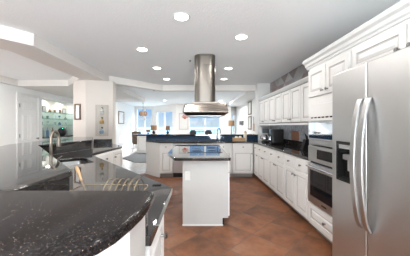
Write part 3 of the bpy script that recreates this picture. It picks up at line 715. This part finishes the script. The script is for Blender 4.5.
cm = empty('coffee_maker', (1.70, 5.38, 0.9145), R(-100), 'black and silver drip coffee maker in the far right corner', 'coffee maker')
MB().box(-0.10, 0.10, -0.13, 0.12, 0, 0.03).build('base', 'black', cm, bevel=0.006)
MB().box(-0.10, 0.10, 0.03, 0.12, 0.0305, 0.33).build('column', 'black', cm, bevel=0.008)
MB().box(-0.10, 0.10, -0.12, 0.029, 0.22, 0.33).build('brew_head', 'black', cm, bevel=0.01)
MB().lathe([(0.06, 0.031), (0.072, 0.06), (0.07, 0.13), (0.05, 0.165), (0.052, 0.18)], (0, -0.05, 0), 20).build('carafe', 'chrome', cm, smooth=True)
MB().tube([(0, -0.12, 0.15), (0, -0.155, 0.14), (0, -0.155, 0.08), (0, -0.122, 0.07)], 0.008, 8).build('carafe_handle', 'black', cm, smooth=True)
ap = empty('air_fryer', (1.76, 4.84, 0.9145), R(-95), 'tall black countertop appliance with rounded top beside the coffee maker', 'appliance')
MB().prism(rpoly([(-0.12, -0.16, 0.05), (0.12, -0.16, 0.05), (0.12, 0.12, 0.05), (-0.12, 0.12, 0.05)]), 0, 0.325).build('housing', 'black', ap, bevel=0.03, seg=4)
MB().box(-0.10, 0.10, -0.168, -0.1605, 0.03, 0.17).build('basket_front', 'bglass', ap, bevel=0.003)
MB().box(-0.02, 0.02, -0.21, -0.1685, 0.09, 0.115).build('basket_handle', 'chrome', ap, bevel=0.004)
kt = empty('kettle', (1.87, 5.10, 0.9145), 0, 'silver kettle between the coffee maker and the black appliance', 'kettle')
MB().lathe([(0.07, 0), (0.075, 0.02), (0.065, 0.14), (0.05, 0.19), (0.045, 0.20)], (0, 0, 0), 20).build('jug', 'chrome', kt, smooth=True)
MB().lathe([(0.045, 0.2005), (0.04, 0.215), (0.012, 0.22), (0.012, 0.24)], (0, 0, 0), 16).build('lid', 'black', kt, smooth=True)
MB().tube([(0, 0.05, 0.18), (0, 0.11, 0.19), (0, 0.12, 0.08), (0, 0.075, 0.05)], 0.009, 8).build('handle', 'black', kt, smooth=True)
cb_ = MB().prism(rpoly([(-0.17, 0, 0.03), (0.17, 0, 0.03), (0.17, 0.19, 0.05), (-0.17, 0.19, 0.05)]), 0, 0.015)
tag(cb_.build('wall_plaque', 'copper', loc=(1.9845, 4.42, 1.017), rot=(R(90), 0, R(-90)), bevel=0.003), 'brown rounded panel standing on the upstand against the blue-grey tiles', 'plaque')
kb = empty('knife_block', (1.80, 3.62, 0.9145), R(-90), 'dark knife block with black handles beside the oven cabinet', 'knife block')
MB().frustum((-0.05, 0.05, -0.08, 0.08, 0), (-0.05, 0.05, -0.02, 0.10, 0.17)).build('block', 'rubber', kb, bevel=0.004)
for k in range(4):
    MB().tube([(-0.035+0.023*k, 0.03, 0.165), (-0.035+0.023*k, 0.0, 0.27-0.012*k)], 0.008, 8).build('knife_handle', 'black', kb, smooth=True)

# ------------------------------------------------------------------ ceiling fittings
cans = [(-0.19, 2.34, 'nearest round ceiling light, left of the hood'), (-0.88, 3.33, 'first round light of the left ceiling row'), (-0.86, 4.40, 'second round light of the left ceiling row'), (-0.82, 5.44, 'third and farthest round light of the left ceiling row'),
        (0.565, 2.87, 'first and nearest round light of the right ceiling row'), (0.606, 4.43, 'second round light of the right ceiling row'), (0.63, 5.42, 'third and farthest round light of the right ceiling row'),
        (-3.2, 9.2, 'round ceiling light in the dining nook behind the pillar')]
def can(x, y, lab, grp='recessed ceiling lights', p=1.0):
    t = empty('ceiling_light', (x, y, CZ), 0, lab, 'ceiling light', grp)
    MB().lathe([(0.092, -0.0005), (0.092, -0.006), (0.078, -0.010), (0.072, -0.004), (0.072, -0.0005)], (0, 0, 0), 28).build('trim_ring', 'trim', t, smooth=True)
    MB().lathe([(0.071, -0.001), (0.071, -0.006), (0.04, -0.009)], (0, 0, 0), 24).build('lens', 'lens', t, smooth=True)
    light('can_lamp', 'AREA', (x, y, CZ-0.013), CAN*p, (0, 0, 0), 0.13, None, (1.0, 0.965, 0.92))
for x, y, lab in cans: can(x, y, lab, p=LIV if y > 6 else 1.0)
for k, (x, y) in enumerate(((0.6, 0.9), (-0.9, 0.9), (-3.6, 3.6), (0.2, -1.2), (-3.4, 1.4), (-4.1, 4.1))):
    light('can_lamp', 'AREA', (x, y, CZ-0.013), CAN*(2.4 if x < -2 else 1.2), (0, 0, 0), 0.13, None, (1.0, 0.965, 0.92))  # added lamps without fittings, out of view, brightening kitchen and left room
for x, y, lab in ((0.0, 8.6, 'round ceiling light of the living room, hidden behind the hood chimney'), (-1.6, 10.0, 'round living-room ceiling light above the console'), (1.0, 10.2, 'round living-room ceiling light near the right far window')):
    can(x, y, lab, p=LIV)  # added ceiling lights, put in to brighten the living room
sp = empty('sprinkler', (-0.16, 3.90, CZ), 0, 'tiny dark sprinkler head on the ceiling left of the chimney', 'sprinkler')
MB().lathe([(0.02, -0.0005), (0.02, -0.004), (0.008, -0.008), (0.008, -0.02)], (0, 0, 0), 14).build('body', 'knob', sp, smooth=True)
MB().lathe([(0.018, -0.022), (0.018, -0.0245)], (0, 0, 0), 14).build('deflector', 'knob', sp)
vn = empty('ceiling_vent', (-1.40, 7.15, CZ), 0, 'dark slatted air vent in the ceiling beyond the beam', 'vent')
MB().box(-0.15, 0.15, -0.12, 0.12, -0.008, -0.0005).build('vent_frame', mat('grey_vent', (0.35, 0.33, 0.31), 0.6), vn)
for k in range(6): MB().box(-0.13, 0.13, -0.1+k*0.035, -0.085+k*0.035, -0.012, -0.0082).build('slat', 'rubber', vn)

# ------------------------------------------------------------------ pillar decor
def on_plane(name, p, q, s, z, label, cat):
    """empty at fraction s along pillar face p->q"""
    p = Vector(p); q = Vector(q); r = p.lerp(q, s); ang = math.atan2((q-p).y, (q-p).x)
    return empty(name, (r.x, r.y, z), ang, label, cat)
pd = on_plane('bottle_plaque', PIL[1], PIL[2], 0.60, 1.08, 'tall weathered wall plaque with three bottles hung on the pillar', 'wall decor')
MB().box(-0.135, 0.135, -0.022, -0.001, 0, 0.71).build('board', wood('weathered_grey_wood', (0.40, 0.36, 0.32), (0.55, 0.51, 0.46), (30, 30, 2)), pd, bevel=0.003)
for k, (z, nm) in enumerate(((0.06, 'blue_bottle'), (0.28, 'amber_bottle'), (0.50, 'clear_bottle'))):
    cm_ = mat(nm+'_glass', ((0.25, 0.33, 0.42), (0.45, 0.30, 0.12), (0.55, 0.56, 0.54))[k], 0.12)
    b_ = MB().lathe([(0.038, 0), (0.045, 0.01), (0.045, 0.06), (0.016, 0.09), (0.014, 0.13), (0.018, 0.135)], (0, -0.07, z), 16).build('bottle', cm_, pd, smooth=True)
    MB().lathe([(0.047, z+0.045), (0.047, z+0.053), (0.044, z+0.053), (0.044, z+0.045)], (0, -0.07, 0), 16).build('ring_holder', 'knob', b_)
    MB().box(-0.02, 0.02, -0.0235, -0.0222, z+0.11, z+0.15).build('hook_plate', 'rubber', b_)
pp = on_plane('picture_frame', PIL[0], PIL[1], 0.40, 1.45, 'small dark-framed picture on the angled left face of the pillar', 'picture')
MB().box(-0.09, -0.06, -0.025, -0.001, 0, 0.36).box(0.06, 0.09, -0.025, -0.001, 0, 0.36).box(-0.06, 0.06, -0.025, -0.001, 0, 0.03).box(-0.06, 0.06, -0.025, -0.001, 0.33, 0.36).build('frame', 'midwood', pp)
MB().box(-0.0595, 0.0595, -0.012, -0.001, 0.0305, 0.3295).build('print', 'paper', pp)

# ------------------------------------------------------------------ wet bar niche
wt = MB().box(-5.07, -4.60, 6.53, 8.22, 0.93, 0.97).build('wet_bar_counter', 'granite', bevel=0.004); tag(wt, 'dark granite top of the wet bar in the lit niche', 'worktop')
wbk = empty('wet_bar_cabinet', (-4.68, 6.53, 0), R(90), 'off-white cabinet under the wet bar top in the niche', 'cabinet')
MB().box(0, 1.69, 0, 0.38, 0, 0.929).build('cabinet_body', 'cab', wbk)
for k in range(3): front('door', wbk, 0.02+k*0.555, 0.56+k*0.555, 0.1, 0.9, (0.5+k*0.555, 0.8))
light('niche_puck', 'AREA', (-4.92, 7.0, 2.15), 3, (0, 0, 0), 0.08, None, (1, 0.96, 0.88)); light('niche_puck', 'AREA', (-4.92, 7.8, 2.15), 3, (0, 0, 0), 0.08, None, (1, 0.96, 0.88))
shz = [1.35, 1.55, 1.76]; shn = ['lowest', 'middle', 'highest']
for z, n in zip(shz, shn): tag(MB().box(-5.075, -4.77, 6.505, 8.245, z-0.02, z).build('glass_shelf', 'shelfglass'), n+' glass shelf in the wet bar niche', 'shelf', 'glass shelves of the niche')
def glass_item(y, z, n, col, k):
    pr = [[(0.02, 0), (0.004, 0.006), (0.004, 0.06), (0.03, 0.075), (0.034, 0.13)], [(0.03, 0), (0.034, 0.09)], [(0.03, 0), (0.032, 0.1), (0.012, 0.13), (0.012, 0.17)], [(0.035, 0), (0.05, 0.03), (0.02, 0.08), (0.025, 0.1)]][k]
    nm = ['wine_glass', 'tumbler', 'bottle', 'vase'][k]
    return tag(MB().lathe(pr, (0, 0, 0), 14).build(nm, col, loc=(-4.91+random.uniform(-0.04, 0.04), y, z), smooth=True), n, ['wine glass', 'glass', 'bottle', 'vase'][k], 'glassware in the niche')
cl = [mat('smoke_glassware', (0.35, 0.38, 0.40), 0.1), mat('blue_glassware', (0.10, 0.22, 0.36), 0.1), mat('brown_glassware', (0.22, 0.12, 0.06), 0.15), mat('pale_glassware', (0.6, 0.66, 0.66), 0.1)]
cn_ = ['smoky', 'blue', 'brown', 'pale']; kn_ = ['stemmed glass', 'tumbler', 'bottle', 'vase']
pos_ = ['at the left end', 'left of centre', 'near the middle', 'right of centre', 'at the right end']
seqs = {0: [(1, 1), (3, 0), (0, 1), (1, 3), (3, 1)], 1: [(1, 3), (0, 1), (3, 2), (1, 0), (0, 3)]}
for si in (0, 1):
    for j, (ci, ki) in enumerate(seqs[si]):
        glass_item(6.72+j*0.30, shz[si], '%s glass %s %s of the %s niche shelf' % (cn_[ci], kn_[ki], pos_[j], shn[si]), cl[ci], ki)
def small_frame(y, z, w, h, lab):
    t = empty('photo_frame', (-4.93, y, z), R(90), lab, 'photo frame', 'photo frames in the niche')
    MB().box(-w/2, w/2, 0, 0.015, 0, h).build('frame', 'midwood', t); MB().box(-w/2+0.02, w/2-0.02, -0.003, -0.0005, 0.02, h-0.02).build('photo', 'paper', t)
small_frame(6.85, shz[2], 0.17, 0.18, 'brown photo frame at the left end of the highest niche shelf'); small_frame(7.85, shz[2], 0.20, 0.18, 'brown photo frame at the right end of the highest niche shelf')
for j, (y, ci, ki) in enumerate(((6.66, 2, 2), (7.12, 2, 3), (7.32, 2, 1), (7.55, 2, 2))):
    glass_item(y, shz[2], 'brown %s %s on the highest niche shelf' % (kn_[ki], ['beside the left photo frame', 'just right of the left photo frame', 'in the middle', 'just left of the right photo frame'][j]), cl[ci], ki)
ib = empty('ice_bucket', (-4.85, 7.62, 0.9705), 0, 'round black ice bucket on the wet bar top', 'ice bucket')
MB().lathe([(0.08, 0), (0.13, 0.06), (0.14, 0.16), (0.11, 0.25)], (0, 0, 0), 20).build('bucket', 'black', ib, smooth=True)
MB().lathe([(0.11, 0.2505), (0.06, 0.29), (0.015, 0.30), (0.015, 0.33)], (0, 0, 0), 20).build('lid', 'chrome', ib, smooth=True)
for j, (y, ci) in enumerate(((6.75, 0), (6.95, 1), (7.2, 2), (7.95, 0))):
    tag(MB().lathe([(0.035, 0), (0.037, 0.17), (0.014, 0.23), (0.014, 0.29)], (0, 0, 0), 14).build('bottle', cl[ci], loc=(-4.9, y, 0.9705), smooth=True),
        ['smoky bottle at the left end of the wet bar top', 'blue bottle second from left on the wet bar top', 'brown bottle left of the ice bucket', 'smoky bottle right of the ice bucket'][j], 'bottle', 'bottles on the wet bar top')

# ------------------------------------------------------------------ living and dining area
tag(MB().prism([(-3.1, 8.7), (-2.3, 7.7), (1.2, 7.7), (1.2, 10.9), (-3.1, 10.9)], 0.0005, 0.02).build('rug', 'rug'), 'dark grey rug on the pale tiles beyond the peninsula', 'rug')
cs = empty('console', (-1.9, 10.1, 0.0205), 0, 'long white console cabinet behind the peninsula carrying table lamps', 'console')
MB().box(-0.95, 1.0, -0.2, 0.2, 0.04, 0.84).build('console_body', 'white_wall', cs, bevel=0.005)
MB().box(-0.98, 1.03, -0.22, 0.22, 0.8405, 0.875).build('console_top', 'trim', cs, bevel=0.005)
for k in range(4): front('door', cs, -0.94+k*0.485, -0.47+k*0.485, 0.08, 0.82, (-0.51+k*0.485, 0.6), -0.2, 'white_wall')
MB().box(-0.93, 0.98, -0.17, 0.18, 0, 0.0395).build('plinth', 'gap', cs)
def lamp(x, y, z, s, lab, base='rubber', w=1.0):
    t = empty('table_lamp', (x, y, z), 0, lab, 'lamp', 'table lamps')
    MB().lathe([(0.06*s, 0), (0.065*s, 0.01*s), (0.03*s, 0.03*s), (0.075*s, 0.10*s), (0.07*s, 0.15*s), (0.015*s, 0.2*s), (0.012*s, 0.26*s)], (0, 0, 0), 18).build('base', base, t, smooth=True)
    MB().lathe([(0.15*s*w, 0.22*s), (0.14*s*w, 0.45*s), (0.135*s*w, 0.45*s), (0.145*s*w, 0.22*s)], (0, 0, 0), 26).build('lamp_shade', 'shade', t, smooth=True)
lamp(-2.12, 10.1, 0.896, 1.0, 'large table lamp with tan shade and dark base left of the sliding window')
lamp(-1.47, 10.1, 0.896, 0.92, 'table lamp with tan shade in front of the two-pane window', w=0.8)
lamp(-2.40, 10.14, 0.896, 0.55, 'small low table lamp with tan shade at the left end of the console', w=1.2)
st = empty('side_table', (1.60, 10.6, 0), 0, 'dark side table by the right living-room wall', 'table')
MB().lathe([(0.25, 0.72), (0.25, 0.75)], (0, 0, 0), 26).build('table_top', 'darkwood', st); MB().lathe([(0.18, 0), (0.18, 0.02), (0.03, 0.04), (0.03, 0.719)], (0, 0, 0), 18).build('pedestal', 'darkwood', st, smooth=True)
lt = empty('table_lamp', (1.60, 10.6, 0.7505), 0, 'tall table lamp with a brown drum shade beside the narrow right window', 'lamp', 'table lamps')
MB().lathe([(0.08, 0), (0.08, 0.02), (0.015, 0.04), (0.012, 0.60)], (0, 0, 0), 18).build('base', 'rubber', lt, smooth=True)
MB().lathe([(0.15, 0.56), (0.145, 0.83), (0.14, 0.83), (0.145, 0.56)], (0, 0, 0), 26).build('lamp_shade', 'shade', lt, smooth=True)
# pendant
pn = empty('pendant_lamp', (-2.86, 11.0, 1.82), 0, 'brown slatted drum pendant hanging in the dining nook', 'pendant')
MB().tube([(0, 0, 0.12), (0, 0, 0.679)], 0.008, 8).build('cord', 'midwood', pn)
MB().lathe([(0.06, 0.66), (0.06, 0.679)], (0, 0, 0), 16).build('canopy', 'nickel', pn)
MB().lathe([(0.12, 0.0), (0.165, 0.05), (0.18, 0.12), (0.165, 0.19), (0.12, 0.24)], (0, 0, 0), 20).build('inner_shade', mat('pendant_inner', (0.75, 0.55, 0.40), 0.7), pn, smooth=True)
for k in range(14):
    a = 2*PI*k/14
    MB().tube([(r*math.cos(a), r*math.sin(a), h) for r, h in ((0.13, 0), (0.178, 0.05), (0.192, 0.12), (0.178, 0.19), (0.13, 0.24))], 0.014, 6).build('slat', 'rattan', pn, smooth=True)
# wicker dining chair
def chair(name, loc, rz, lab, m, seat_h, top, grp=None, w=0.24, dep=0.22, round_=False):
    t = empty(name, loc, rz, lab, 'chair', grp)
    MB().box(-w, w, -dep, dep, seat_h-0.07, seat_h).build('seat', m, t, bevel=0.015)
    mb = MB(); n = 12
    for i in range(n):
        a0 = -1+2*i/n; a1 = -1+2*(i+1)/n; f = lambda a: dep+0.04-0.07*a*a; zt = lambda a: top-(0.07*a*a*a*a if round_ else 0.01*a*a)
        p = [(a0*w, f(a0)), (a1*w, f(a1))]
        vs = [(p[0][0], p[0][1], seat_h+0.001), (p[1][0], p[1][1], seat_h+0.001), (p[1][0], p[1][1]+0.05, zt(a1)), (p[0][0], p[0][1]+0.05, zt(a0))]
        fr_ = [mb.bm.verts.new(v) for v in vs]; bk = [mb.bm.verts.new((v[0], v[1]+0.04, v[2])) for v in vs]
        mb.bm.faces.new(fr_); mb.bm.faces.new(bk[::-1])
        for k in range(4): mb.bm.faces.new((fr_[k], fr_[(k+1) % 4], bk[(k+1) % 4], bk[k]))
    bmesh.ops.remove_doubles(mb.bm, verts=mb.bm.verts, dist=0.0005)
    mb.build('backrest', m, t)
    for sx in (-1, 1):
        for sy in (-1, 1): MB().tube([(sx*(w-0.03), sy*(dep-0.03), seat_h-0.071), (sx*(w-0.01), sy*(dep-0.01), 0)], [0.02, 0.014], 8).build('leg', 'darkwood', t, smooth=True)
    return t
chair('dining_chair', (-2.98, 10.7, 0.024), R(165), 'brown wicker dining chair behind the left end of the white console', 'wicker', 0.46, 1.02)
tb = empty('dining_table', (-2.75, 11.3, 0), 0, 'round dining table in the window nook under the pendant', 'table')
MB().lathe([(0.5, 0.72), (0.5, 0.75)], (0, 0, 0), 36).build('table_top', 'midwood', tb); MB().lathe([(0.25, 0), (0.25, 0.03), (0.06, 0.06), (0.06, 0.719)], (0, 0, 0), 18).build('pedestal', 'midwood', tb, smooth=True)
for i, x in enumerate((-0.2, 0.32)):
    chair('bar_stool', (x, 7.05, 0), 0, ['grey bar stool behind the bar, left of the island centre', 'grey bar stool behind the bar, right of the island centre'][i], 'greyfab', 0.72, 1.17, 'bar stools behind the peninsula', 0.115, 0.15, True)
pt = empty('patio_table', (0.12, 13.2, -0.02), 0, 'low dark patio table on the balcony outside the centre window', 'table')
MB().box(-0.4, 0.4, -0.3, 0.3, 0.95, 1.0).build('table_top', 'rubber', pt)
for sx in (-1, 1):
    for sy in (-1, 1): MB().box(sx*0.36-0.02, sx*0.36+0.02, sy*0.26-0.02, sy*0.26+0.02, 0, 0.9495).build('leg', 'rubber', pt)
# pictures
def picture(loc, rz, w, h, fw, art, frame, lab, name='picture_frame', cat='picture'):
    t = empty(name, loc, rz, lab, cat)
    MB().box(-w/2, -w/2+fw, -0.03, -0.001, 0, h).box(w/2-fw, w/2, -0.03, -0.001, 0, h).box(-w/2+fw, w/2-fw, -0.03, -0.001, 0, fw).box(-w/2+fw, w/2-fw, -0.03, -0.001, h-fw, h).build('frame', frame, t)
    MB().box(-w/2+fw+0.0005, w/2-fw-0.0005, -0.015, -0.001, fw+0.0005, h-fw-0.0005).build('print', art, t)
    return t
cpic = picture((-0.83, 11.6, 1.12), 0, 0.50, 0.88, 0.03, 'coral_art', 'grey_frame', 'pale print of a red coral on the far wall between the windows')
mb = MB()
for a_, l_ in ((-50, 0.12), (-20, 0.17), (5, 0.20), (30, 0.16), (60, 0.13)):
    q = (0.06+l_*math.sin(R(a_)), -0.018, 0.58+l_*math.cos(R(a_)))
    mb.tube([(0.06, -0.018, 0.56), q], [0.014, 0.024], 6, flat=(1, 1))
    for b_ in (-25, 25): mb.tube([q, (q[0]+0.07*math.sin(R(a_+b_)), -0.018, q[2]+0.07*math.cos(R(a_+b_)))], [0.018, 0.012], 6)
mb.build('coral_motif', 'coral', cpic)
picture((-3.9, 10.75, 1.42), R(90), 0.75, 0.62, 0.04, 'blue_art', 'midwood', 'wood-framed print with a blue figure on the bright left living-room wall')
picture((2.1, 8.85, 1.77), R(-90), 0.55, 0.55, 0.045, 'grey_art', 'darkwood', 'upper of the two dark-framed pictures on the right living-room wall')
picture((2.1, 8.85, 1.16), R(-90), 0.55, 0.55, 0.045, 'grey_art', 'darkwood', 'lower of the two dark-framed pictures on the right living-room wall')
pa = empty('paddle', (2.098, 8.22, 1.12), R(-90), 'pale wooden paddle hanging on the right wall beside the framed pictures', 'paddle')
MB().prism(rpoly([(-0.09, -0.02, 0.008), (0.09, -0.02, 0.008), (0.09, -0.001, 0), (-0.09, -0.001, 0)]), 0, 0.28).build('blade', 'wood', pa, bevel=0.004)
MB().box(-0.02, 0.02, -0.02, -0.001, 0.2805, 0.55).build('handle', 'wood', pa, bevel=0.004)
tv = empty('wall_speaker', (2.1, 10.4, 1.36), R(-90), 'small grey box mounted on the right wall beyond the framed pictures', 'wall box')
MB().box(-0.32, 0.32, -0.09, -0.001, 0, 0.20).build('housing', mat('mid_grey_plastic', (0.22, 0.22, 0.23), 0.5), tv, bevel=0.01)
MB().box(-0.29, 0.29, -0.094, -0.0905, 0.02, 0.18).build('grille', 'greyfab', tv)
